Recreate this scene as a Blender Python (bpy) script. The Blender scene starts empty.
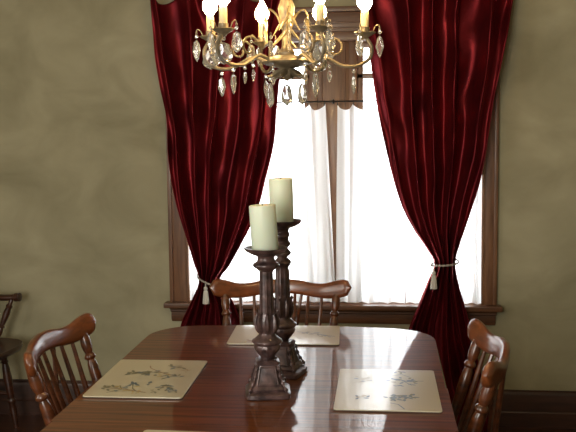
import bpy, bmesh, math, random
from mathutils import Vector, Matrix, noise
PI=math.pi
random.seed(7)
scn=bpy.context.scene
COL=scn.collection
V=Vector

# ------------------------------------------------------------------ materials
def nm(name):
    m=bpy.data.materials.new(name); m.use_nodes=True
    nt=m.node_tree; return m,nt,nt.nodes['Principled BSDF']
def setp(b,**k):
    for n,v in k.items():
        n=n.replace('_',' ')
        if n in b.inputs: b.inputs[n].default_value=v
def simple(name,col,rough=.5,**k):
    m,nt,b=nm(name); setp(b,Base_Color=(*col,1),Roughness=rough,**k); return m
def noisecol(nt,b,c1,c2,scale,stretch=(1,1,1),detail=4,pos=(.3,.7),coord='Object',dist=0.0,bump=0,bdist=.01):
    tc=nt.nodes.new('ShaderNodeTexCoord'); mp=nt.nodes.new('ShaderNodeMapping'); mp.inputs['Scale'].default_value=stretch
    nz=nt.nodes.new('ShaderNodeTexNoise'); nz.inputs['Scale'].default_value=scale; nz.inputs['Detail'].default_value=detail
    nz.inputs['Distortion'].default_value=dist
    cr=nt.nodes.new('ShaderNodeValToRGB'); cr.color_ramp.elements[0].position=pos[0]; cr.color_ramp.elements[1].position=pos[1]
    cr.color_ramp.elements[0].color=(*c1,1); cr.color_ramp.elements[1].color=(*c2,1)
    L=nt.links.new
    L(tc.outputs[coord],mp.inputs[0]); L(mp.outputs[0],nz.inputs['Vector']); L(nz.outputs['Fac'],cr.inputs[0]); L(cr.outputs[0],b.inputs['Base Color'])
    if bump:
        bp=nt.nodes.new('ShaderNodeBump'); bp.inputs['Strength'].default_value=bump; bp.inputs['Distance'].default_value=bdist
        L(nz.outputs['Fac'],bp.inputs['Height']); L(bp.outputs[0],b.inputs['Normal'])
    return nz,cr
def wood(name,c1,c2,scale,stretch,rough=.3,coat=.0,bump=0):
    m,nt,b=nm(name); setp(b,Roughness=rough,Coat_Weight=coat,Coat_Roughness=.12)
    noisecol(nt,b,c1,c2,scale,stretch,6,(.3,.72),dist=.6,bump=bump,bdist=.002); return m

m_wall,nt,b=nm('olive_plaster'); setp(b,Roughness=.75)
noisecol(nt,b,(.20,.18,.10),(.40,.365,.235),3.0,(1,1,1.4),9,(.2,.8),dist=.5,bump=.15,bdist=.01)
m_ceiling=simple('ceiling_paint',(.7,.66,.56),.9)
m_floor=wood('dark_floor_boards',(.03,.011,.006),(.075,.026,.012),3,(1,14,1),.35,.2)
m_base=wood('dark_baseboard_wood',(.022,.008,.004),(.055,.019,.009),5,(1,6,8),.4,.15)
m_case=wood('casing_wood',(.085,.036,.014),(.185,.083,.034),6,(9,9,.8),.42,.1)
m_caseh=wood('casing_wood_level',(.065,.026,.010),(.14,.058,.024),6,(.8,9,9),.42,.1)
m_table=wood('table_wood',(.050,.015,.005),(.19,.058,.016),8,(.3,8,5),.45,.85,bump=.05)
b=m_table.node_tree.nodes['Principled BSDF']; setp(b,Coat_Roughness=.05,Specular_IOR_Level=.12)
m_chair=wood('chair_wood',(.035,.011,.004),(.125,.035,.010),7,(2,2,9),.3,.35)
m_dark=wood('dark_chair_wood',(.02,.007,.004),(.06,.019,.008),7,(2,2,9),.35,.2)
m_chairh=wood('crest_wood',(.08,.022,.006),(.20,.056,.015),7,(1.2,8,9),.28,.4)
m_candle,nt,b=nm('candle_wax'); setp(b,Base_Color=(.70,.76,.60,1),Roughness=.45,Subsurface_Weight=.25,Subsurface_Scale=.01)
m_wick=simple('wick_black',(.02,.015,.01),.9)
m_stick,nt,b=nm('bronzed_resin'); setp(b,Roughness=.33,Metallic=.25,Coat_Weight=.2)
noisecol(nt,b,(.028,.016,.016),(.15,.085,.078),38,(1,1,1),5,(.35,.75),bump=.5,bdist=.003)
m_metal,nt,b=nm('antique_bronze'); setp(b,Roughness=.42,Metallic=.5)
noisecol(nt,b,(.11,.085,.05),(.30,.24,.15),30,(1,1,1),4,(.3,.7),bump=.25,bdist=.002)
m_gold=simple('gilded_leaf',(.48,.38,.20),.3,Metallic=.8)
m_sleeve=simple('ivory_candle_sleeve',(.75,.6,.32),.5)
m_crystal=simple('cut_crystal',(1,.98,.94),.02,Transmission_Weight=.92,IOR=1.56)
m_rod=simple('dark_iron',(.03,.026,.022),.4,Metallic=.6)
m_cord=simple('silver_cord',(.33,.30,.26),.6)
m_tassel=simple('pale_tassel',(.52,.50,.45),.75)
m_cork=simple('dark_mat_backing',(.05,.03,.02),.8)
m_face=simple('cream_mat_board',(.52,.465,.33),.3,Coat_Weight=.8,Coat_Roughness=.1)
m_blue=simple('print_blue',(.10,.14,.17),.35); m_olive=simple('print_olive',(.14,.13,.075),.35)
m_brown=simple('print_brown',(.20,.09,.04),.35); m_yel=simple('print_ochre',(.40,.29,.08),.35)
m_tan=simple('print_tan',(.36,.28,.17),.35); m_line=simple('print_line',(.42,.37,.26),.35)
m_glow=bpy.data.materials.new('lit_bulb'); m_glow.use_nodes=True; nt=m_glow.node_tree; nt.nodes.clear()
e=nt.nodes.new('ShaderNodeEmission'); e.inputs[0].default_value=(1,.66,.28,1); e.inputs[1].default_value=150
o=nt.nodes.new('ShaderNodeOutputMaterial'); nt.links.new(e.outputs[0],o.inputs[0])
# window pane
m_pane=bpy.data.materials.new('window_glass'); m_pane.use_nodes=True; nt=m_pane.node_tree; nt.nodes.clear()
a=nt.nodes.new('ShaderNodeBsdfTransparent'); g=nt.nodes.new('ShaderNodeBsdfGlossy'); g.inputs['Roughness'].default_value=.02
x=nt.nodes.new('ShaderNodeMixShader'); x.inputs[0].default_value=.06; o=nt.nodes.new('ShaderNodeOutputMaterial')
nt.links.new(a.outputs[0],x.inputs[1]); nt.links.new(g.outputs[0],x.inputs[2]); nt.links.new(x.outputs[0],o.inputs[0])
# sheer voile
m_sheer=bpy.data.materials.new('white_voile'); m_sheer.use_nodes=True; nt=m_sheer.node_tree; nt.nodes.clear()
a=nt.nodes.new('ShaderNodeBsdfTransparent'); t=nt.nodes.new('ShaderNodeBsdfTranslucent'); d=nt.nodes.new('ShaderNodeBsdfDiffuse')
for q in (t,d): q.inputs[0].default_value=(.96,.97,.97,1)
x1=nt.nodes.new('ShaderNodeMixShader'); x1.inputs[0].default_value=.5; x2=nt.nodes.new('ShaderNodeMixShader'); x2.inputs[0].default_value=.88
o=nt.nodes.new('ShaderNodeOutputMaterial'); L=nt.links.new
L(t.outputs[0],x1.inputs[1]); L(d.outputs[0],x1.inputs[2]); L(a.outputs[0],x2.inputs[1]); L(x1.outputs[0],x2.inputs[2]); L(x2.outputs[0],o.inputs[0])
# red taffeta
m_silk,nt,b=nm('crimson_taffeta'); setp(b,Roughness=.40,Sheen_Weight=.12,Sheen_Roughness=.3,Sheen_Tint=(.8,.08,.10,1),Metallic=.7,Specular_IOR_Level=.3,Specular_Tint=(1,.35,.35,1))
nz,cr=noisecol(nt,b,(.070,.006,.009),(.165,.013,.018),9,(1,1,.6),4,(.3,.75),bump=.22,bdist=.006)

# ------------------------------------------------------------------ geometry helpers
def obj(name,bm,mat,parent=None,sharp=40,smooth=True,kind=None):
    me=bpy.data.meshes.new(name); bmesh.ops.recalc_face_normals(bm,faces=bm.faces)
    bm.to_mesh(me); bm.free()
    for m in (mat if isinstance(mat,(list,tuple)) else [mat]): me.materials.append(m)
    if smooth:
        me.shade_smooth(); me.set_sharp_from_angle(angle=math.radians(sharp))
    o=bpy.data.objects.new(name,me); COL.objects.link(o)
    if parent: o.parent=parent
    if kind: o['kind']=kind
    return o
def thing(name,label,cat,loc=(0,0,0),rz=0,group=None):
    o=bpy.data.objects.new(name,None); COL.objects.link(o); o.location=loc; o.rotation_euler=(0,0,rz); o.empty_display_size=.1
    o['label']=label; o['category']=cat
    if group: o['group']=group
    return o
def tag(o,label,cat,group=None):
    o['label']=label; o['category']=cat
    if group: o['group']=group
    return o
def box(bm,x0,x1,y0,y1,z0,z1,bev=0,M=None):
    r=bmesh.ops.create_cube(bm,size=1)['verts']
    for v in r:
        v.co=V(((x0+x1)/2+v.co.x*(x1-x0),(y0+y1)/2+v.co.y*(y1-y0),(z0+z1)/2+v.co.z*(z1-z0)))
    if bev:
        es={e for v in r for e in v.link_edges}
        rr=bmesh.ops.bevel(bm,geom=list(es),offset=bev,segments=2,affect='EDGES',profile=.6)
        r=list({v for f in rr['faces'] for v in f.verts}|{v for v in r if v.is_valid})
    if M:
        bmesh.ops.transform(bm,matrix=M,verts=[v for v in r if v.is_valid])
    return r
def ring_skin(bm,rings,cap=True,closed=True):
    R=[[bm.verts.new(c) for c in ring] for ring in rings]
    n=len(R[0])
    for i in range(len(R)-1):
        for j in range(n if closed else n-1):
            k=(j+1)%n
            bm.faces.new((R[i][j],R[i][k],R[i+1][k],R[i+1][j]))
    if cap and closed:
        for q in (R[0],R[-1]):
            try: bm.faces.new(q)
            except ValueError: pass
    return R
def frame(d):
    d=d.normalized(); a=V((0,0,1)) if abs(d.z)<.95 else V((1,0,0))
    x=d.cross(a).normalized(); return x,d.cross(x).normalized()
def lathe(bm,prof,p0=(0,0,0),d=(0,0,1),n=16,fn=None):
    """prof: (t,r) distances along axis; fn(t,ang)->radius factor"""
    p0=V(p0); d=V(d).normalized()
    if abs(d.z)>.999: x,y=V((1,0,0)),V((0,1,0))*(1 if d.z>0 else -1)
    else: x,y=frame(d)
    rings=[]
    for t,r in prof:
        rings.append([p0+d*t+(x*math.cos(a)+y*math.sin(a))*r*(fn(t,a) if fn else 1) for a in (2*PI*k/n for k in range(n))])
    ring_skin(bm,rings)
def turned(bm,a,b,prof,n=12):
    """turned piece from a to b; prof (fraction,radius)"""
    a=V(a); b=V(b); L=(b-a).length
    lathe(bm,[(t*L,r) for t,r in prof],a,b-a,n)
def tube(bm,pts,r,n=8,flat=1.0):
    pts=[V(p) for p in pts]; rings=[]; x=None
    for i,p in enumerate(pts):
        d=(pts[min(i+1,len(pts)-1)]-pts[max(i-1,0)]).normalized()
        if x is None: x,_=frame(d)
        x=(x-d*x.dot(d)).normalized(); y=d.cross(x)
        rr=r[i] if isinstance(r,(list,tuple)) else r
        rings.append([p+(x*math.cos(a)*flat+y*math.sin(a))*rr for a in (2*PI*k/n for k in range(n))])
    ring_skin(bm,rings)
def spline(pts,m=8):
    pts=[V(p) for p in pts]; out=[]
    P=[2*pts[0]-pts[1]]+pts+[2*pts[-1]-pts[-2]]
    for i in range(1,len(P)-2):
        for k in range(m):
            t=k/m; a,b,c,d=P[i-1],P[i],P[i+1],P[i+2]
            out.append(.5*((2*b)+(c-a)*t+(2*a-5*b+4*c-d)*t*t+(3*b-a-3*c+d)*t**3))
    out.append(pts[-1]); return out
def interp(tab,t):
    if t<=tab[0][0]: return tab[0][1]
    for (a,va),(b,vb) in zip(tab,tab[1:]):
        if t<=b:
            s=(t-a)/(b-a); return va+(vb-va)*s
    return tab[-1][1]
def sinterp(tab,t):
    # smooth (catmull) interpolation on a table sorted ascending
    n=len(tab)
    if t<=tab[0][0]: return tab[0][1]
    if t>=tab[-1][0]: return tab[-1][1]
    for i in range(n-1):
        if t<=tab[i+1][0]: break
    x0,y0=tab[i]; x1,y1=tab[i+1]
    m0=(y1-tab[i-1][1])/(x1-tab[i-1][0]) if i>0 else (y1-y0)/(x1-x0)
    m1=(tab[i+2][1]-y0)/(tab[i+2][0]-x0) if i+2<n else (y1-y0)/(x1-x0)
    h=x1-x0; s=(t-x0)/h
    return (2*s**3-3*s*s+1)*y0+(s**3-2*s*s+s)*h*m0+(-2*s**3+3*s*s)*y1+(s**3-s*s)*h*m1
def prism(bm,outline,z0,z1,bev=0):
    """vertical prism from XY outline"""
    lo=[bm.verts.new((x,y,z0)) for x,y in outline]; hi=[bm.verts.new((x,y,z1)) for x,y in outline]
    n=len(lo); bm.faces.new(lo); top=bm.faces.new(hi)
    for i in range(n): bm.faces.new((lo[i],lo[(i+1)%n],hi[(i+1)%n],hi[i]))
    if bev:
        es=[e for e in bm.edges if all(abs(v.co.z-z1)<1e-6 for v in e.verts) or all(abs(v.co.z-z0)<1e-6 for v in e.verts)]
        bmesh.ops.bevel(bm,geom=es,offset=bev,segments=3,affect='EDGES',profile=.6)

# ------------------------------------------------------------------ room
X0,X1,YB,YW,ZC=-3.0,2.1,-1.3,4.41,2.75
WXL,WXR=-1.005,.492     # clear opening
MZL,MZR=-.37,-.129      # mullion
ZS,ZH=.63,1.955
bm=bmesh.new(); box(bm,X0-.1,X1+.1,YB-.1,YW+.15,-.05,0); obj('floor',bm,m_floor,kind='structure',smooth=False)
bm=bmesh.new(); box(bm,X0-.1,X1+.1,YB-.1,YW+.15,ZC,ZC+.05); obj('ceiling',bm,m_ceiling,kind='structure',smooth=False)
bm=bmesh.new()
box(bm,X0,WXL-.01,YW,YW+.15,0,ZC); box(bm,WXR+.01,X1,YW,YW+.15,0,ZC)
box(bm,WXL-.01,WXR+.01,YW,YW+.15,0,ZS-.03); box(bm,WXL-.01,WXR+.01,YW,YW+.15,ZH+.02,ZC)
obj('wall_back',bm,m_wall,kind='structure',smooth=False)
for nme,a in (('wall_left',(X0-.1,X0,YB,YW+.15)),('wall_right',(X1,X1+.1,YB,YW+.15)),('wall_front',(X0-.1,X1+.1,YB-.1,YB))):
    bm=bmesh.new(); box(bm,*a,0,ZC); obj(nme,bm,m_wall,kind='structure',smooth=False)
def baseboard(name,M,L):
    bm=bmesh.new()
    prof=[(0,0),(.022,0),(.022,.075),(.017,.082),(.017,.165),(.013,.178),(.008,.183),(.008,.19),(0,.19)]
    for x in (0,L):
        pass
    rings=[[M@V((x,-d,z)) for d,z in prof] for x in (0,L)]
    ring_skin(bm,rings); obj(name,bm,m_base,kind='structure',sharp=30)
baseboard('baseboard_back',Matrix.Translation((X0,YW,0)),X1-X0)
baseboard('baseboard_left',Matrix.Translation((X0,YB,0))@Matrix.Rotation(PI/2,4,'Z'),YW-YB)
baseboard('baseboard_right',Matrix.Translation((X1,YW,0))@Matrix.Rotation(-PI/2,4,'Z'),YW-YB)
# window trim (structure)
def trim(n,parts,mat,bev=.003):
    bm=bmesh.new()
    for p in parts: box(bm,*p,bev)
    return obj('trim_%d'%n,bm,mat,kind='structure',sharp=35)
YF=YW-.024
trim(1,[(-1.105,WXL,YF,YW,ZS,ZH+.02),(-1.105,-1.085,YF-.010,YF+.004,ZS,ZH+.02),(WXL-.016,WXL+.004,YF-.004,YW+.13,ZS,ZH+.02)],m_case)
trim(2,[(WXR,.567,YF,YW,ZS,ZH+.02),(.549,.567,YF-.010,YF+.004,ZS,ZH+.02),(WXR-.004,WXR+.014,YF-.004,YW+.13,ZS,ZH+.02)],m_case)
trim(3,[(MZL+.03,MZR-.03,YW+.036,YW+.13,ZS,ZH+.02),(MZL,MZL+.04,YW+.030,YW+.13,ZS,ZH+.02),(MZR-.04,MZR,YW+.030,YW+.13,ZS,ZH+.02),
        (MZL+.058,MZL+.066,YW+.031,YW+.05,ZS,ZH+.02),(MZR-.066,MZR-.058,YW+.031,YW+.05,ZS,ZH+.02)],m_case)
trim(4,[(-1.105,.567,YF,YW+.13,ZH,ZH+.045),(-1.105,.567,YF-.004,YW,ZH+.045,ZH+.14),(-1.115,.577,YF-.014,YW,ZH+.055,ZH+.066),(-1.115,.577,YF-.014,YW,ZH+.085,ZH+.093),(-1.125,.587,YF-.03,YW,ZH+.14,ZH+.165)],m_caseh)
# stool with horns, apron below
bm=bmesh.new(); box(bm,-1.13,.592,YW-.075,YW,ZS-.026,ZS,.006); box(bm,WXL,WXR,YW,YW+.14,ZS-.026,ZS); obj('trim_5',bm,m_caseh,kind='structure')
bm=bmesh.new()
prof=[(0,0),(.012,0),(.018,.012),(.018,.05),(.026,.056),(.026,.064),(.034,.074),(.034,.080),(0,.080)]
rings=[[V((x+ (s*d*.4),YW-d,.524+z)) for d,z in prof] for x,s in ((-1.095,-1),(.557,1))]
ring_skin(bm,rings); obj('trim_6',bm,m_caseh,kind='structure',sharp=30)
# windows: fixed transom light over a tall pane
for i,(a,b_) in enumerate(((WXL,MZL),(MZR,WXR))):
    w=bpy.data.objects.new('window_%d'%(i+1),None); COL.objects.link(w); w['kind']='structure'
    y0,y1=YW+.05,YW+.085
    bm=bmesh.new()
    for p in ((a,a+.03,y0,y1,ZS,ZH),(b_-.03,b_,y0,y1,ZS,ZH),(a,b_,y0,y1,ZS,ZS+.05),(a,b_,y0,y1,ZH-.03,ZH),(a,b_,y0,y1,1.772,1.797)): box(bm,*p,.003)
    obj('window_frame',bm,m_case,w)
    for z0,z1 in ((ZS+.05,1.772),(1.797,ZH-.03)):
        bm=bmesh.new(); box(bm,a+.03,b_-.03,YW+.066,YW+.069,z0,z1); obj('window_pane',bm,m_pane,w,smooth=False)

# ------------------------------------------------------------------ cafe rod and sheers
rod=thing('sheer_curtain_rod','thin dark iron rod across the window holding the white sheers','curtain rod',(-.26,YW-.05,1.655))
bm=bmesh.new(); tube(bm,[(-.76,0,0),(.77,0,0)],.0042,8); obj('rod',bm,m_rod,rod)
for x in (-.76,0.015,.77):
    bm=bmesh.new(); tube(bm,[(x,.026,-.002),(x,0,-.002)],.004,6); lathe(bm,[(-.012,.001),(-.008,.006),(0,.0075),(.008,.006),(.012,.001)],(x,0,0),(0,0,1),8); obj('bracket',bm,m_rod,rod)
def sheer(x0t,x1t,x0b,x1b,label,seed,lace=0):
    t=thing('sheer_curtain',label,'sheer curtain',((x0t+x1t)/2,YW-.052,ZS),0,'white sheer window curtains')
    ox,oy=t.location.x,t.location.y
    bm=bmesh.new(); nu,nv=150,40; rows=[]
    w=abs(x1t-x0t); ncl=max(2,round(w/.078))
    for j in range(nv+1):
        v=j/nv; row=[]
        for i in range(nu+1):
            u=i/nu
            xl=x0t+(x0b-x0t)*v; xr=x1t+(x1b-x1t)*v
            x=xl+(xr-xl)*(u+.012*math.sin(u*31+v*2+seed))
            sag=.030*abs(math.sin(PI*ncl*u))**.8
            ztop=1.655-.012-sag; z=ztop+(ZS+.012-ztop)*v
            y=.011*math.sin(2*PI*ncl*u+1.2*math.sin(v*2.2+seed))+.007*math.sin(2*PI*ncl*1.7*u+seed+v*1.5)
            row.append(bm.verts.new((x-ox,y*(.5+.6*v),z-ZS)))
        rows.append(row)
    for j in range(nv):
        for i in range(nu): bm.faces.new((rows[j][i],rows[j][i+1],rows[j+1][i+1],rows[j+1][i]))
    obj('voile',bm,m_sheer,t,sharp=180)
    for k in range(ncl+1):
        x=x0t+(x1t-x0t)*k/ncl
        bm=bmesh.new(); pts=[(x-ox,.0055*math.cos(a),1.655-ZS+.0055*math.sin(a)) for a in [2*PI*q/10 for q in range(11)]]
        tube(bm,pts,.0012,5); box(bm,x-ox-.003,x-ox+.003,-.002,.002,1.655-ZS-.02,1.655-ZS-.006); obj('clip_ring',bm,m_rod,t)
sheer(-.995,-.706,-.995,-.691,'white sheer curtain in the left window, half hidden by the left red drape',1)
sheer(-.70,-.290,-.69,-.235,'white sheer curtain directly left of the narrow central gap, right of the candles',2)
sheer(-.225,.10,-.232,.115,'white sheer curtain directly right of the central gap between the windows',3)
sheer(.108,.482,.116,.492,'white sheer curtain at the right window edge, passing behind the right red drape',4)

# ------------------------------------------------------------------ red drapes
droot=bpy.data.objects.new('drapery_rod',None); COL.objects.link(droot); droot.location=(-.27,4.29,2.235)
tag(droot,'dark drapery rod above the window from which the red curtains hang','curtain rod')
bm=bmesh.new(); tube(bm,[(-1.0,0,0),(1.0,0,0)],.012,10); obj('rod',bm,m_rod,droot)
for s in (-1,1):
    bm=bmesh.new(); lathe(bm,[(0,.012),(.01,.02),(.03,.026),(.05,.02),(.065,.004)],(s*1.0,0,0),(s,0,0),12); obj('finial',bm,m_rod,droot)
    bm=bmesh.new(); tube(bm,[(s*.94,.12,.0),(s*.94,0,0)],.008,8); obj('bracket',bm,m_rod,droot)
def drape(label,tl,tr,seed,nf,ztie):
    """tl,tr: tables z->x of the left and right outline"""
    t=thing('red_curtain',label,'curtain',((sinterp(tl,1.2)+sinterp(tr,1.2))/2,4.27,.012),0,'red drapes at the window')
    ox=t.location.x; oz=.012
    bm=bmesh.new(); nu,nv=260,170; rows=[]
    for j in range(nv+1):
        zn=.012+(2.19-.012)*j/nv; row=[]
        near=math.exp(-((zn-ztie)/.16)**2)
        xl,xr=sinterp(tl,zn),sinterp(tr,zn); w=xr-xl
        for i in range(nu+1):
            u=i/nu
            q=noise.noise(V((u*2.6+seed,zn*.9,0)))
            ph=2*PI*nf*u+3.4*q+.7*math.sin(zn*1.4+seed)
            big=math.sin(ph+.45*math.sin(ph))
            up=max(0,min(1,(zn-1.0)/.6))
            amp=.036+.006*near+.010*up
            edge=min(1,min(u,1-u)/.05)
            y=-amp*big*(.75+.9*noise.noise(V((u*3,zn*.8,seed+9))))*edge
            # soft cross drapes of slack cloth near the top, fine gathers near the tie
            y+=.075*up*noise.noise(V((u*4.2+seed*3+.8*zn,zn*3.4-abs(u-.55)*3.5,2)))
            y+=.024*noise.noise(V((u*6,zn*2.6+u*4,seed)))+.009*noise.noise(V((u*13,zn*7-u*6,seed+3)))
            y+=.006*near*math.sin(2*PI*nf*2.3*u+4*noise.noise(V((u*2,zn,seed+5))))
            y+=-.03*near*math.sin(PI*u)
            y=y if y<.025 else .025+.035*math.tanh((y-.025)/.035)
            xx=xl+w*u+.11*w/nf*math.sin(ph+1.2)*edge
            zz=zn
            if zn>2.05:
                k=(zn-2.05)/.14; zz=zn-.05*k*(.5-.5*math.cos(2*PI*3*u+seed))**2
            row.append(bm.verts.new((xx-ox,y,zz-oz)))
        rows.append(row)
    for j in range(nv):
        for i in range(nu): bm.faces.new((rows[j][i],rows[j][i+1],rows[j+1][i+1],rows[j+1][i]))
    o=obj('drape',bm,m_silk,t,sharp=180)
    md=o.modifiers.new('thickness','SOLIDIFY'); md.thickness=.003; md.offset=0
    return t
Ltl=[(0,-1.12),(.53,-1.022),(.65,-.968),(.76,-.922),(.86,-.948),(1.0,-.992),(1.18,-1.04),(1.4,-1.068),(1.68,-1.092),(1.9,-1.117),(2.19,-1.138)]
Ltr=[(0,-.44),(.30,-.62),(.53,-.705),(.65,-.755),(.76,-.822),(.84,-.770),(.97,-.695),(1.12,-.622),(1.3,-.572),(1.48,-.53),(1.64,-.515),(1.8,-.50),(2.0,-.475),(2.19,-.44)]
Rtl=[(0,.02),(.30,.075),(.52,.125),(.66,.180),(.76,.218),(.86,.252),(.93,.215),(1.03,.148),(1.16,.085),(1.4,.02),(1.67,-.035),(1.9,-.065),(2.19,-.085)]
Rtr=[(0,.56),(.4,.46),(.6,.412),(.76,.368),(.86,.352),(.95,.372),(1.1,.42),(1.28,.47),(1.5,.505),(1.68,.53),(1.9,.575),(2.19,.625)]
drape('long crimson taffeta curtain at the left side of the window',Ltl,Ltr,1.3,5,.80)
drape('long crimson taffeta curtain at the right side of the window',Rtl,Rtr,4.7,5,.86)
def tieback(label,pts,tas,tz):
    t=thing('curtain_tieback',label,'tieback',(tas[0],tas[1],tz),0,'cord tiebacks')
    o=V(t.location)
    bm=bmesh.new(); P=[p-o for p in spline(pts,8)]
    for s in (0,PI):
        Q=[p+V((0,.0028*math.sin(i*1.1+s),.0028*math.cos(i*1.1+s))) for i,p in enumerate(P)]
        tube(bm,Q,.0032,6)
    obj('cord',bm,m_cord,t)
    bm=bmesh.new(); lathe(bm,[(0,.003),(-.012,.003),(-.016,.009),(-.026,.010),(-.031,.006),(-.036,.010),(-.075,.014),(-.098,.0155),(-.099,.002)],(0,0,0),(0,0,1),20,lambda tt,a:1+(.08*math.cos(10*a) if tt<-.035 else 0))
    obj('tassel',bm,m_tassel,t)
tieback('twisted cord and pale tassel holding back the left red curtain',[(-.925,4.330,.80),(-.935,4.285,.792),(-.915,4.215,.782),(-.865,4.170,.768),(-.83,4.185,.752),(-.80,4.26,.742),(-.83,4.325,.755),(-.88,4.337,.785),(-.925,4.33,.80)],(-.868,4.158),.765)
tieback('twisted cord and pale tassel holding back the right red curtain',[(.365,4.328,.868),(.370,4.29,.864),(.358,4.24,.862),(.32,4.185,.862),(.27,4.18,.860),(.232,4.25,.852),(.27,4.325,.86),(.33,4.337,.868),(.365,4.33,.868)],(.243,4.17),.848)

# ------------------------------------------------------------------ dining table
TX,TZ=-.345,.75
table=thing('dining_table','large reddish brown dining table with rounded corners, set with placemats and candlesticks','table',(TX,2.355,0))
YF_,YN=3.342,1.368
def outline():
    hw,r=.535,.19; pts=[]
    for cx,cy,a0 in ((hw-r,YF_-2.355-r-.02,0),(-(hw-r),YF_-2.355-r-.02,90),(-(hw-r),YN-2.355+r+.02,180),(hw-r,YN-2.355+r+.02,270)):
        for k in range(13):
            a=math.radians(a0+k*7.5); pts.append((cx+r*math.cos(a),cy+r*math.sin(a)))
        if a0 in (0,180):   # slightly bowed ends
            s=1 if a0==0 else -1
            for k in range(1,12):
                u=1-2*k/12; pts.append((s*u*(hw-r),s*((YF_-2.355-.02)+.02*(1-u*u))))
    return pts
OUT=outline()
def clip(y0,y1):
    # clip convex outline to y range (local)
    def cut(P,yc,keep):
        o=[]
        for i in range(len(P)):
            a,b=P[i],P[(i+1)%len(P)]; ia,ib=keep(a[1]-yc),keep(b[1]-yc)
            if ia: o.append(a)
            if ia!=ib:
                t=(yc-a[1])/(b[1]-a[1]); o.append((a[0]+(b[0]-a[0])*t,yc))
        return o
    return cut(cut(OUT,y0,lambda d:d>=0),y1,lambda d:d<=0)
for y0,y1 in ((.1852,1.1),(-.1848,.1848),(-1.1,-.1852)):
    bm=bmesh.new(); pts=clip(y0,y1)
    q=[];
    for p_ in pts:
        if not q or (abs(p_[0]-q[-1][0])+abs(p_[1]-q[-1][1]))>1e-5: q.append(p_)
    prism(bm,q,TZ-.026,TZ)
    es=[e for e in bm.edges if all(abs(v.co.z-TZ)<1e-6 for v in e.verts) and not all(min(abs(v.co.y-y0),abs(v.co.y-y1))<1e-5 for v in e.verts)]
    bmesh.ops.bevel(bm,geom=es,offset=.007,segments=3,affect='EDGES',profile=.5)
    for e in list(bm.edges): pass
    obj('tabletop_section',bm,m_table,table,sharp=30)
bm=bmesh.new()
for b_ in ((-.46,.46,.88,.90),(-.46,.46,-.90,-.88),(-.46,-.44,-.9,.9),(.44,.46,-.9,.9)): box(bm,*b_,TZ-.11,TZ-.026,.002)
obj('apron',bm,m_table,table)
legp=[(0,.022),(.05,.026),(.08,.034),(.12,.024),(.16,.022),(.20,.034),(.35,.040),(.55,.036),(.70,.028),(.74,.036),(.77,.028),(.80,.036),(.82,.042),(1,.042)]
for sx in (-1,1):
    for sy in (-1,1):
        bm=bmesh.new(); turned(bm,(sx*.415,sy*.855,0),(sx*.415,sy*.855,TZ-.026),legp,18); obj('leg',bm,m_table,table)

# ------------------------------------------------------------------ windsor chairs
SPB=[(0,.0065),(.2,.0085),(.5,.0095),(.8,.0075),(1,.006)]
POST=[(0,.011),(.05,.013),(.15,.011),(.18,.017),(.20,.011),(.32,.014),(.50,.0165),(.64,.0185),(.72,.016),(.755,.012),(.768,.0185),(.782,.0195),(.796,.017),(.81,.012),(.84,.016),(.88,.0185),(.93,.017),(.98,.0135),(1,.013)]
LEG=[(0,.013),(.10,.015),(.22,.019),(.30,.0155),(.325,.0215),(.345,.0215),(.365,.0155),(.42,.0185),(.62,.0225),(.74,.019),(.80,.0145),(.82,.020),(.84,.0145),(.88,.018),(1,.017)]
STR=[(0,.008),(.15,.010),(.4,.013),(.47,.018),(.53,.018),(.6,.013),(.85,.010),(1,.008)]
def seatshape(w,d):
    P=[]
    for k in range(48):
        a=2*PI*k/48; c,s=math.cos(a),math.sin(a)
        x=w/2*math.copysign(abs(c)**.65,c); y=d/2*math.copysign(abs(s)**.62,s)
        x*=1+.06*(y/(d/2)); P.append((x,y))
    return P
def make_seat(bm,w,d,z):
    P=seatshape(w,d); n=len(P); rings=[]
    def ring(f,zz): return [V((x*f,y*f,zz)) for x,y in P]
    rings=[ring(.85,z-.042),ring(.95,z-.034),ring(.995,z-.018),ring(1,z-.008),ring(.985,z-.001)]
    def dish(f): return [V((x*f,y*f,z-.012*max(0,1-f*f)*(1-.3*math.cos(2*math.atan2(y,x)))-.0015)) for x,y in P]
    rings+= [dish(.95),dish(.8),dish(.6),dish(.35),dish(.12)]
    ring_skin(bm,rings)
def crest_pts(hw,sag,rake):
    """centre line of the crest in local chair coords (front=+y, back=-y)"""
    out=[]
    for k in range(33):
        s=-1+2*k/32; out.append(s)
    return out
def crest_xy(s,hw,sag,yb):
    return s*hw, yb+sag*(abs(s)**1.8)
def crest_z(s):   # centre height offset & half height
    a=abs(s)
    top=.010*math.cos(PI*a*2.0)*(1 if a<.5 else 1)+(.004 if a>.8 else 0)
    top=sinterp([(0,.004),(.25,.000),(.45,-.010),(.62,-.009),(.78,.006),(.9,.013),(1.0,.008)],a)
    bot=sinterp([(0,-.056),(.25,-.060),(.45,-.069),(.62,-.072),(.78,-.068),(.9,-.060),(1.0,-.046)],a)
    return top,bot
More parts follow.
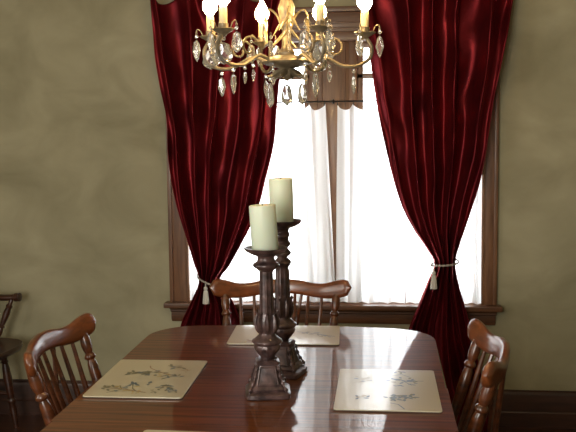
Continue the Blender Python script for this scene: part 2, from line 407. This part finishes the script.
def make_chair(label,loc,rz,group=None):
    t=thing('windsor_chair',label,'chair',loc,rz,group)
    bm=bmesh.new(); make_seat(bm,.46,.42,.45); obj('seat',bm,m_chair,t)
    hw,sag,ZT,YT=.292,.080,.888,-.315
    # crest rail
    bm=bmesh.new(); rings=[]
    for k in range(41):
        s=-1+2*k/40; x,y=crest_xy(s,hw,sag,YT); x2,y2=crest_xy(s+.01,hw,sag,YT)
        d=V((x2-x,y2-y,0)).normalized(); nrm=V((-d.y,d.x,0))
        tp,bt=crest_z(s); e=max(0,(abs(s)-.93)/.07); f=math.sqrt(max(.02,1-e*e))
        zc,hh,th=ZT+(tp+bt)/2,(tp-bt)/2*f,.0150*(.35+.65*f)
        lean=V((0,-.17,1)).normalized()
        rings.append([V((x,y,zc))+nrm*math.copysign(abs(math.cos(a))**.7,math.cos(a))*th+lean*math.copysign(abs(math.sin(a))**.75,math.sin(a))*hh for a in (2*PI*q/16 for q in range(16))])
    ring_skin(bm,rings); obj('crest_rail',bm,m_chairh,t,sharp=60)
    for s in (-1,1):
        x,y=crest_xy(s*.80,hw,sag,YT); bm=bmesh.new()
        turned(bm,(s*.195,-.135,.445),(x,y,ZT-.040),POST,14); obj('back_post',bm,m_chair,t)
    for k in range(-3,4):
        s=k*.197; x,y=crest_xy(s,hw,sag,YT); bm=bmesh.new()
        turned(bm,(k*.047,-.178+.006*abs(k),.445),(x,y,ZT-.040),SPB,8); obj('spindle',bm,m_chair,t)
    bm=bmesh.new(); box(bm,-.035,.035,-.29,-.17,.415,.44,.006); obj('tailpiece',bm,m_chair,t)
    for s in (-1,1):
        x,y=crest_xy(s*.30,hw,sag,YT); bm=bmesh.new()
        turned(bm,(s*.02,-.265,.435),(x,y-.004,ZT-.040),SPB,8); obj('brace_spindle',bm,m_chair,t)
    legs_and_stretchers(t,.17,.15,.225,.20,.42)
    return t
def legs_and_stretchers(t,tx,ty,bx,by,z,mt=None):
    mt=mt or m_chair
    ft={}
    for sx in (-1,1):
        for sy in (-1,1):
            a=V((sx*bx,sy*by,0)); b=V((sx*tx,sy*ty,z)); bm=bmesh.new(); turned(bm,a,b,LEG,14); obj('leg',bm,mt,t); ft[sx,sy]=a.lerp(b,.42)
    for sx in (-1,1):
        bm=bmesh.new(); turned(bm,ft[sx,-1],ft[sx,1],STR,10); obj('stretcher',bm,mt,t)
    bm=bmesh.new(); turned(bm,(ft[-1,-1]+ft[-1,1])/2,(ft[1,-1]+ft[1,1])/2,STR,10); obj('stretcher',bm,mt,t)
# local front +y.  rz=-90deg: front -> +x ; rz=90: front -> -x ; rz=180: front -> -y
make_chair('spindle-back windsor chair pushed in at the left side of the table',(-.745,2.57,0),-PI/2+.025,'windsor chairs round the table')
make_chair('spindle-back windsor chair pushed in at the right side of the table',(.038,2.56,0),PI/2-.03,'windsor chairs round the table')
make_chair('spindle-back windsor chair at the far end of the table in front of the window',(-.415,3.28,0),PI+.03,'windsor chairs round the table')
# armchair against the wall at far left
arm=thing('windsor_armchair','dark windsor armchair standing by the wall at the far left, partly out of frame','armchair',(-2.05,4.02,0),-PI/2-.14)
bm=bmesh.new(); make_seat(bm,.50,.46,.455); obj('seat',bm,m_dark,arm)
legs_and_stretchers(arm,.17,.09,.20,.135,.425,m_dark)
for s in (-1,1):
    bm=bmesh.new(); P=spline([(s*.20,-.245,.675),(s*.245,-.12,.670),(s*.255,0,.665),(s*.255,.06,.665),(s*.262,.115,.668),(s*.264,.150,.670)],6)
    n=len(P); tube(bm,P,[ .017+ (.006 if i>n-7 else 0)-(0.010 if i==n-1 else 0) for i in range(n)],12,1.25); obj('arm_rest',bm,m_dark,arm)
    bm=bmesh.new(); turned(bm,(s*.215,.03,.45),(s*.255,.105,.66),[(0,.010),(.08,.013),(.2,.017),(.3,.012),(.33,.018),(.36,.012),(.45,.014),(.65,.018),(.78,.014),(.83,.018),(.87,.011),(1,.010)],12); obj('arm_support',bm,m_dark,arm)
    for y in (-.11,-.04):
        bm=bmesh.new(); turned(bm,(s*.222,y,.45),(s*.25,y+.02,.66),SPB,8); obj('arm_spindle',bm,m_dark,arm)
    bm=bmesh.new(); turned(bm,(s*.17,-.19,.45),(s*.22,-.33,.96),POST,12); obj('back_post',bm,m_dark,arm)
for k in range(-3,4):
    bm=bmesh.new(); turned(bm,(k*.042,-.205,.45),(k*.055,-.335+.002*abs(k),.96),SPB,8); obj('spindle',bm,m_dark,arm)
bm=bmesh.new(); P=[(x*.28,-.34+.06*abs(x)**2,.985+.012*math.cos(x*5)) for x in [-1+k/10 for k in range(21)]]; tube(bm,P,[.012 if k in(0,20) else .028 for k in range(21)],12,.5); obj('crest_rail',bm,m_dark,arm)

# ------------------------------------------------------------------ placemats
MATS=[m_face,m_blue,m_olive,m_brown,m_yel,m_tan,m_line]
def leaf(bm,x,y,ang,L,w,mi,z):
    d=V((math.cos(ang),math.sin(ang),0)); n=V((-d.y,d.x,0)); c=V((x,y,z)); P=[]
    for s,f in ((0,0),(.25,.8),(.5,1),(.8,.6),(1,0),(.8,-.6),(.5,-1),(.25,-.8)): P.append(bm.verts.new(c+d*L*s+n*w*f/2))
    f=bm.faces.new(P); f.material_index=mi
def strip(bm,pts,w,mi,z):
    pts=[V((*p,z)) for p in pts]
    for a,b in zip(pts,pts[1:]):
        n=(b-a).normalized(); n=V((-n.y,n.x,0))*w/2
        f=bm.faces.new([bm.verts.new(q) for q in (a-n,b-n,b+n,a+n)]); f.material_index=mi
def placemat(label,loc,rz,w,l,art):
    t=thing('placemat',label,'placemat',(loc[0],loc[1],TZ),rz,'botanical placemats on the table')
    def rr(w,l,r):
        P=[]
        for cx,cy,a0 in ((w/2-r,l/2-r,0),(-w/2+r,l/2-r,90),(-w/2+r,-l/2+r,180),(w/2-r,-l/2+r,270)):
            for k in range(7): a=math.radians(a0+15*k); P.append((cx+r*math.cos(a),cy+r*math.sin(a)))
        return P
    bm=bmesh.new(); prism(bm,rr(w,l,.010),.0002,.0035); obj('backing',bm,m_cork,t,sharp=30)
    bm=bmesh.new(); prism(bm,rr(w-.001,l-.001,.010),.0035,.0062)
    for k,a in enumerate(art):
        z=.0064+k*.000012
        if a[0]=='s': strip(bm,a[1],a[2],a[3],z)
        elif a[0]=='c':   # cluster of leaves (x,y,rx,ry,count,L,mi...)
            _,x,y,rx,ry,n,Lf,mi=a; rnd=random.Random(int((x+y)*1e4))
            for q in range(n):
                leaf(bm,x+rnd.uniform(-rx,rx),y+rnd.uniform(-ry,ry),rnd.uniform(0,2*PI),Lf*rnd.uniform(.7,1.2),Lf*.42,rnd.choice(mi),z+q*.00001)
        elif a[0]=='l': leaf(bm,*a[1:],z)
    obj('printed_face',bm,MATS,t,smooth=False)
    return t
artL=[('s',[(-.14,-.02),(.14,-.02)],.0015,6),('s',[(.02,-.195),(.02,-.02)],.0015,6),('s',[(.085,-.195),(.10,.195)],.0012,6),('s',[(-.085,-.02),(-.085,.19)],.0012,6),
 ('s',[(-.029,.128),(-.02,.10),(-.001,.08),(.04,.04),(.085,.013)],.004,3),('s',[(-.08,.02),(-.017,.051),(.03,.05)],.004,2),
 ('c',-.045,.038,.035,.022,16,.026,[2,2,1]),('c',.0,.045,.03,.03,8,.022,[2,1]),('c',.03,.018,.025,.015,8,.014,[4,4,2]),('c',.075,.010,.02,.015,10,.02,[2,1]),
 ('c',.062,.120,.022,.012,7,.024,[2,1]),('c',.098,.080,.016,.014,8,.018,[5,5,3]),
 ('s',[(-.103,-.118),(-.04,-.13),(.03,-.159)],.004,3),('s',[(-.066,-.092),(-.05,-.13),(-.085,-.166)],.0035,2),('s',[(-.031,-.072),(-.02,-.12),(0,-.15)],.0035,2),
 ('c',-.09,-.125,.016,.02,8,.022,[2,1]),('c',-.031,-.078,.012,.016,5,.024,[1,2]),('c',-.05,-.13,.03,.03,12,.018,[2,4,1]),('c',.01,-.155,.02,.012,7,.014,[4,2]),
 ('c',.014,-.069,.008,.008,3,.022,[1]),('c',.075,-.10,.022,.018,11,.022,[1,1,2]),('c',.098,-.135,.02,.014,8,.018,[1,2]),('c',.058,-.145,.012,.01,4,.018,[2])]
artR=[('s',[(-.14,-.028),(.145,-.022)],.0018,6),('s',[(.093,-.195),(.093,.195)],.0014,6),('s',[(-.08,-.195),(-.08,.195)],.0012,6),
 ('s',[(.016,.13),(.045,.15),(.07,.12)],.003,1),('s',[(.012,.10),(.05,.075),(.11,.081)],.004,1),('s',[(.05,.075),(.073,.035)],.003,1),
 ('c',.04,.085,.03,.022,13,.022,[1,1,2]),('c',.085,.09,.02,.015,7,.020,[1,2]),('c',.038,.026,.012,.01,5,.018,[1]),('c',.073,.047,.006,.006,3,.016,[1]),('c',.045,.18,.018,.012,4,.022,[1,2]),
 ('c',.035,-.085,.034,.018,24,.022,[1,1,1,2]),('c',.065,-.075,.012,.012,6,.02,[1]),('s',[(.007,-.137),(.03,-.15),(.046,-.19)],.004,1),
 ('c',-.075,.08,.02,.03,8,.02,[1,5]),('c',-.075,-.09,.02,.03,8,.02,[1,5])]
artF=[('c',-.115,-.105,.022,.010,8,.022,[3,3,4]),('s',[(.04,.045),(.12,.006),(.185,-.03)],.006,1),('c',.09,.015,.04,.014,12,.024,[1,2,5]),('c',.15,-.02,.03,.01,8,.022,[1,2]),('s',[(0,.14),(0,-.14)],.0012,6),('c',-.02,-.06,.03,.02,7,.02,[5,2]),('c',-.06,.05,.05,.02,8,.022,[2,5])]
placemat('cream placemat with olive leaf sprigs on the left side of the table',(-.7208,2.5723),.0155,.295,.405,artL)
placemat('cream placemat with blue leaf sprigs on the right side of the table',(.0125,2.5076),.0026,.295,.405,artR)
placemat('cream placemat at the far end of the table behind the candlesticks',(-.3613,3.1658),.039,.405,.295,artF)
placemat('cream placemat at the near end of the table, only its far edge in view',(-.405,1.953),-.02,.405,.295,artF)

# ------------------------------------------------------------------ candlesticks
def candlestick(label,loc,rz,H,style):
    t=thing('candlestick',label,'candlestick',loc,rz,'carved candlesticks')
    def sq(f,z,e=.5):
        return [V((f*math.copysign(abs(math.cos(a))**e,math.cos(a)),f*math.copysign(abs(math.sin(a))**e,math.sin(a)),z)) for a in (2*PI*(k+.5)/32 for k in range(32))]
    bm=bmesh.new()
    ring_skin(bm,[sq(r,z,.28) for r,z in ((.062,0),(.065,.004),(.065,.014),(.059,.018),(.051,.021),(.053,.027),(.048,.033),(.043,.040),(.036,.060),(.031,.080),(.029,.092),(.033,.095),(.034,.101),(.027,.106))])
    obj('pedestal_base',bm,m_stick,t,sharp=32)
    for k in range(4):   # raised framed panel on each face
        M=Matrix.Rotation(k*PI/2,4,'Z'); bm=bmesh.new()
        q=[V((-.030,-.0475,.040)),V((.030,-.0475,.040)),V((.021,-.0335,.088)),V((-.021,-.0335,.088))]
        for a,b in zip(q,q[1:]+q[:1]): tube(bm,[M@a,M@b],.0022,6)
        obj('panel_moulding',bm,m_stick,t)
    for k in range(4):   # scroll at each corner
        M=Matrix.Rotation(k*PI/2+PI/4,4,'Z'); bm=bmesh.new()
        pts=[(.030,0,.098),(.040,0,.092),(.046,0,.080),(.049,0,.066),(.055,0,.052),(.063,0,.040),(.072,0,.028),(.075,0,.018),(.070,0,.010),(.064,0,.014)]
        tube(bm,[M@p for p in spline(pts,4)],[.0042+.0022*math.sin(i*1.1) for i in range(37)],8); obj('corner_scroll',bm,m_stick,t)
    # gadrooned vase
    bm=bmesh.new(); fn=lambda tt,a:1+.07*abs(math.sin(7*a))*(1 if .112<tt<.148 else 0)
    lathe(bm,[(.104,.026),(.108,.018),(.113,.019),(.122,.026),(.133,.034),(.143,.037),(.149,.036),(.152,.040),(.157,.0445),(.162,.043),(.166,.036),(.172,.030),(.177,.024),(.183,.023)],(0,0,0),(0,0,1),42,fn); obj('vase_knop',bm,m_stick,t,sharp=60)
    # acanthus
    top=H
    bm=bmesh.new(); a1=.24 if style=='fluted' else .25
    lathe(bm,[(.180,.022),(.190,.025),(.205,.028),(.222,.0265),(a1,.023)],(0,0,0),(0,0,1),32,lambda tt,a:1+.10*math.sin(8*a+tt*60)*math.sin(tt*260))
    for k in range(8):
        a=2*PI*k/8; c,s=math.cos(a),math.sin(a)
        P=spline([(c*.023,s*.023,.182),(c*.030,s*.030,.200),(c*.031,s*.031,.222),(c*.028,s*.028,.236),(c*.034,s*.034,.246)],3); tube(bm,P,[.003,.005,.0062,.0068,.007,.0068,.006,.0052,.0045,.0038,.003,.0025,.002],6)
    obj('acanthus_collar',bm,m_stick,t,sharp=50)
    if style=='fluted':
        bm=bmesh.new(); lathe(bm,[(a1-.02,.0235),(a1+.02,.022),(top-.055,.0205),(top-.048,.0205)],(0,0,0),(0,0,1),64,lambda tt,a:1-.13*abs(math.cos(5*a))**.7); obj('fluted_column',bm,m_stick,t,sharp=60)
        bm=bmesh.new(); lathe(bm,[(top-.062,.020),(top-.058,.024),(top-.053,.030),(top-.049,.0365),(top-.044,.0385),(top-.039,.036),(top-.036,.030),(top-.031,.026),(top-.022,.024),(top-.016,.028)],(0,0,0),(0,0,1),40,lambda tt,a:1+(.05*math.sin(18*a) if top-.052<tt<top-.037 else 0)); obj('capital',bm,m_stick,t,sharp=60)
    else:
        bm=bmesh.new(); z0,z1=a1-.02,top-.13
        lathe(bm,[(z0,.024),(z0+.03,.026),(z1-.02,.0235),(z1-.012,.019),(z1-.004,.024),(z1+.004,.0285),(z1+.010,.024)],(0,0,0),(0,0,1),60,lambda tt,a:1-.17*abs(math.cos(4*a+tt*5))**.8*(1 if tt<z1-.015 else 0)); obj('leaf_column',bm,m_stick,t,sharp=60)
        bm=bmesh.new(); N=64; rings=[]
        z2=top-.018
        for i in range(N+1):
            zz=z1+(z2-z1)*i/N; tw=(zz-z1)*95
            R=[]
            for k in range(28):
                a=2*PI*k/28; R.append(V((math.cos(a),math.sin(a),0))*(.0185+.0062*abs(math.cos(a-tw))**1.2+.0035*math.sin((zz-z1)*230))+V((0,0,zz)))
            rings.append(R)
        ring_skin(bm,rings); obj('twisted_column',bm,m_stick,t,sharp=70)
    bm=bmesh.new(); lathe(bm,[(top-.018,.026),(top-.015,.034),(top-.010,.046),(top-.004,.056),(top+.004,.0625),(top+.0065,.0625),(top+.004,.056),(top-.001,.048),(top-.001,.001)],(0,0,0),(0,0,1),40,lambda tt,a:1+(.02*math.cos(8*a) if tt>top-.006 else 0)); obj('drip_dish',bm,m_stick,t,sharp=50)
    return t
def candle(label,loc,tilt,h,r):
    t=thing('pillar_candle',label,'candle',loc,0,'ivory pillar candles'); t.rotation_euler=tilt
    bm=bmesh.new(); lathe(bm,[(0,r-.002),(.002,r),(h-.004,r*.99),(h-.0008,r*.965),(h,r*.92),(h-.001,r*.80),(h-.004,r*.5),(h-.005,.002)],(0,0,0),(0,0,1),40); obj('wax',bm,m_candle,t,sharp=60)
    bm=bmesh.new(); tube(bm,[(0,0,h-.006),(.0005,0,h+.003),(.002,0,h+.010)],.0013,6); obj('wick',bm,m_wick,t)
candlestick('shorter carved dark candlestick with fluted column, nearer the camera',(-.333,2.447,TZ),math.radians(9),.424,'fluted')
candlestick('taller carved dark candlestick with twisted neck, standing behind the shorter one',(-.312,2.665,TZ),math.radians(-12),.480,'twisted')
candle('ivory pillar candle leaning slightly on the shorter front candlestick',(-.335,2.447,TZ+.4235),(0,math.radians(-3.2),0),.130,.0385)
candle('ivory pillar candle on the taller rear candlestick',(-.312,2.665,TZ+.4795),(0,math.radians(-.8),0),.137,.0375)

# ------------------------------------------------------------------ chandelier
CX,CY=-.273,2.50; CZ=1.70
ch=thing('chandelier','bronze crystal chandelier with lit candle bulbs hanging over the dining table','chandelier',(CX,CY,ZC))
def cz(z): return z-ZC
bm=bmesh.new(); lathe(bm,[(cz(1.715),.020),(cz(1.735),.024),(cz(1.75),.014),(cz(1.80),.0125),(cz(1.83),.020),(cz(1.86),.024),(cz(1.89),.014),(cz(1.96),.012),(cz(1.99),.022),(cz(2.03),.026),(cz(2.06),.012),(cz(2.10),.006)],(0,0,0),(0,0,1),20); obj('stem',bm,m_metal,ch)
bm=bmesh.new(); lathe(bm,[(cz(1.688),.012),(cz(1.692),.030),(cz(1.699),.058),(cz(1.703),.070),(cz(1.708),.073),(cz(1.714),.070),(cz(1.720),.052),(cz(1.728),.024)],(0,0,0),(0,0,1),36); obj('hub_plate',bm,m_metal,ch)
bm=bmesh.new()
lathe(bm,[(cz(1.655),.003),(cz(1.662),.010),(cz(1.672),.018),(cz(1.684),.016),(cz(1.692),.024)],(0,0,0),(0,0,1),16)
for k in range(6):
    a=2*PI*k/6+.3; c,s=math.cos(a),math.sin(a)
    P=spline([(c*.01,s*.01,cz(1.688)),(c*.028,s*.028,cz(1.678)),(c*.045,s*.045,cz(1.668)),(c*.058,s*.058,cz(1.667))],4)
    tube(bm,P,[.004,.006,.008,.0085,.009,.0088,.008,.007,.006,.005,.004,.003,.001],6)
obj('leaf_finial',bm,m_metal,ch)
# hanging chain and canopy
for k in range(11):
    z0=cz(2.10)+k*.056; bm=bmesh.new(); pts=[]
    for q in range(17):
        a=2*PI*q/16; pts.append(Matrix.Rotation(k*PI/2,4,'Z')@V((.013*math.cos(a),0,z0+.028+.034*math.sin(a))))
    tube(bm,pts,.003,6); obj('chain_link',bm,m_metal,ch)
bm=bmesh.new(); lathe(bm,[(-.035,.008),(-.03,.03),(-.015,.05),(0,.06)],(0,0,0),(0,0,1),24); obj('ceiling_canopy',bm,m_metal,ch)
NF=[]
def crystal(pos,L,w,kind='drop',rot=0,par=None):
    """pos: hook point. wire hook, small bead, faceted drop (one mesh each kind)"""
    bm=bmesh.new(); hk=.010
    pts=[V((.003*math.cos(a),0,.003*math.sin(a)-.002)) for a in [2*PI*q/8 for q in range(9)]]
    tube(bm,pts,.0007,4); o=bpy.data.objects.new
    n=8 if kind=='drop' else 6
    lathe(bm,[(-.006,.001),(-.010,.0052),(-.014,.0052),(-.018,.001)],(0,0,0),(0,0,1),6)
    z=-.021
    if kind=='drop': pr=[(z,.001),(z-.10*L,.30*w),(z-.38*L,.42*w),(z-.66*L,.5*w),(z-.82*L,.40*w),(z-.93*L,.18*w),(z-L,.0008)]
    else: pr=[(z,.001),(z-.14*L,.36*w),(z-.5*L,.5*w),(z-.85*L,.26*w),(z-L,.0008)]
    M=Matrix.Rotation(rot,4,'Z')
    rings=[]
    for i,(t,r) in enumerate(pr):
        rings.append([V((math.cos(a)*r,math.sin(a)*r*.6,t)) for a in (2*PI*(k+(.5 if i%2 else 0))/n for k in range(n))])
    # triangulated facets
    R=[[bm.verts.new(c) for c in rg] for rg in rings]
    for i in range(len(R)-1):
        for k in range(n):
            a,b,c,d=R[i][k],R[i][(k+1)%n],R[i+1][(k+1)%n],R[i+1][k]
            if i%2==0: bm.faces.new((a,b,d)); bm.faces.new((b,c,d))
            else: bm.faces.new((a,b,c)); bm.faces.new((a,c,d))
    bm.faces.new(R[0]); bm.faces.new(R[-1])
    bmesh.ops.transform(bm,matrix=Matrix.Translation(pos)@M,verts=bm.verts)
    return obj('crystal_prism',bm,m_crystal,par or ch,smooth=False)
# lights: (x,y) offsets from the axis
arms=[(-.222,.01),(-.152,-.165),(-.098,.205),(.080,.205),(.108,-.165),(.222,.0)]
for ai,(ax,ay) in enumerate(arms):
    R=math.hypot(ax,ay); c,s=ax/R,ay/R
    def P(r,z): return V((c*r,s*r,cz(z)))
    bm=bmesh.new()
    pts=spline([P(.055,1.708),P(.095,1.722),P(.125,1.712),P(.16,1.694),P(.20*R/.222,1.694),P(R+.012,1.712),P(R+.020,1.742),P(R+.008,1.766),P(R,1.776)],5)
    tube(bm,pts,.0052,8); AR=obj('arm',bm,m_metal,ch)
    bm=bmesh.new()   # scroll curl on the arm
    pts=[P(.115+ (.034-.0028*q)*math.cos(2.6-q*.62)+.02,1.742+(.034-.0028*q)*math.sin(2.6-q*.62)) for q in range(11)]
    tube(bm,spline(pts,3),.0034,6); obj('scroll',bm,m_metal,AR)
    bm=bmesh.new(); o_=P(R,1.778)
    lathe(bm,[(-.012,.006),(-.006,.010),(0,.020),(.004,.026),(.008,.030),(.0095,.029),(.006,.024),(.004,.013),(.006,.012),(.022,.0135),(.024,.011)],o_,(0,0,1),24,lambda tt,a:1+(.07*math.cos(8*a) if .003<tt<.0097 else 0)); obj('bobeche',bm,m_metal,AR)
    bm=bmesh.new(); lathe(bm,[(.022,.0105),(.024,.0112),(.062,.0112),(.066,.010)],o_,(0,0,1),14); obj('candle_sleeve',bm,m_sleeve,AR)
    bm=bmesh.new(); lathe(bm,[(.066,.006),(.072,.011),(.082,.019),(.092,.022),(.104,.020),(.118,.012),(.130,.006),(.142,.0012)],o_,(0,0,1),16); obj('bulb',bm,m_glow,AR)
    for q,da in enumerate((0.0,1.9,-1.9)):
        a=math.atan2(s,c)+da; ca,sa=math.cos(a),math.sin(a)
        bm=bmesh.new(); tube(bm,spline([o_+V((ca*.020,sa*.020,.004)),o_+V((ca*.030,sa*.030,.024)),o_+V((ca*.040,sa*.040,.028)),o_+V((ca*.042,sa*.042,.018))],4),.0014,5); obj('crystal_hook',bm,m_metal,AR)
        crystal(o_+V((ca*.042,sa*.042,.020)),.062 if q==0 else .056,.024 if q==0 else .034,'spear' if q==0 else 'drop',a,par=AR)
    crystal(P(R*.86,1.690),.056,.023,'spear',ai,par=AR)
    crystal(P(R*.55,1.705),.036,.017,'spear',ai+1,par=AR)
    if ai in (0,1,4,3): crystal(o_+V((0,0,-.006)),.060,.052,'drop',.2*ai,par=AR)
# leafy gilded sprigs with icicle crystals round the stem
for k in range(4):
    a=PI*k/2+.25; c,s=math.cos(a),math.sin(a)
    def Q(r,z): return V((c*r,s*r,cz(z)))
    bm=bmesh.new(); tube(bm,spline([Q(.012,1.80),Q(.028,1.84),Q(.05,1.855),Q(.062,1.838)],5),.003,6)
    for z0,sp in ((1.835,.03),(1.80,.036)):
        for q in (-1,0,1):
            tube(bm,spline([Q(.060,z0),Q(.060,z0-.018)+V((-s*q*.012,c*q*.012,0)),Q(.060,z0-.045)+V((-s*q*sp,c*q*sp,0))],3),[.0015,.003,.004,.0045,.0035,.002,.001],6)
    obj('gilded_sprig',bm,m_gold,ch)
    crystal(Q(.062,1.836),.05,.016,'spear',a)
    crystal(Q(.045,1.79),.04,.016,'spear',a)
for dx,dy,Lc,w in ((-.044,-.036,.070,.032),(-.004,.03,.062,.036),(.044,-.01,.062,.034)):
    crystal(V((dx,dy,cz(1.668))),Lc,w,'drop',dx*20)

# ------------------------------------------------------------------ light
w=bpy.data.worlds.new('daylight'); scn.world=w; w.use_nodes=True
bg=w.node_tree.nodes['Background']; bg.inputs[0].default_value=(.93,.97,1,1); bg.inputs[1].default_value=9.5
def area(name,loc,rot,sx,sy,power,col):
    l=bpy.data.lights.new(name,'AREA'); l.shape='RECTANGLE'; l.size=sx; l.size_y=sy; l.energy=power; l.color=col
    o=bpy.data.objects.new(name,l); COL.objects.link(o); o.location=loc; o.rotation_euler=rot; return o
area('rear_room_fill',(-1.1,YB+.03,1.55),(math.radians(90),0,0),1.3,1.5,90,(1,.97,.90))  # added fill lamp behind the camera, no window in that wall
area('left_room_fill',(X0+.03,.7,1.5),(0,math.radians(-90),0),1.4,1.2,34,(1,.96,.88))  # unseen fill lamp added to brighten the room from the left, wall is solid

# ------------------------------------------------------------------ camera
cd=bpy.data.cameras.new('camera'); cam=bpy.data.objects.new('camera',cd); COL.objects.link(cam)
cd.sensor_width=36; cd.lens=869/576*36; cd.clip_start=.05
fw=V((-.1085,.9893,-.0976)).normalized(); r=V((.9941,.108,-.0104)); r=(r-fw*r.dot(fw)).normalized(); u=r.cross(fw)
cam.matrix_world=Matrix(((r.x,u.x,-fw.x,0),(r.y,u.y,-fw.y,0),(r.z,u.z,-fw.z,1.5124),(0,0,0,1)))
scn.camera=cam
vs=scn.view_settings; vs.view_transform='Standard'; vs.look='None'; vs.gamma=1; vs.use_curve_mapping=False; vs.exposure=0
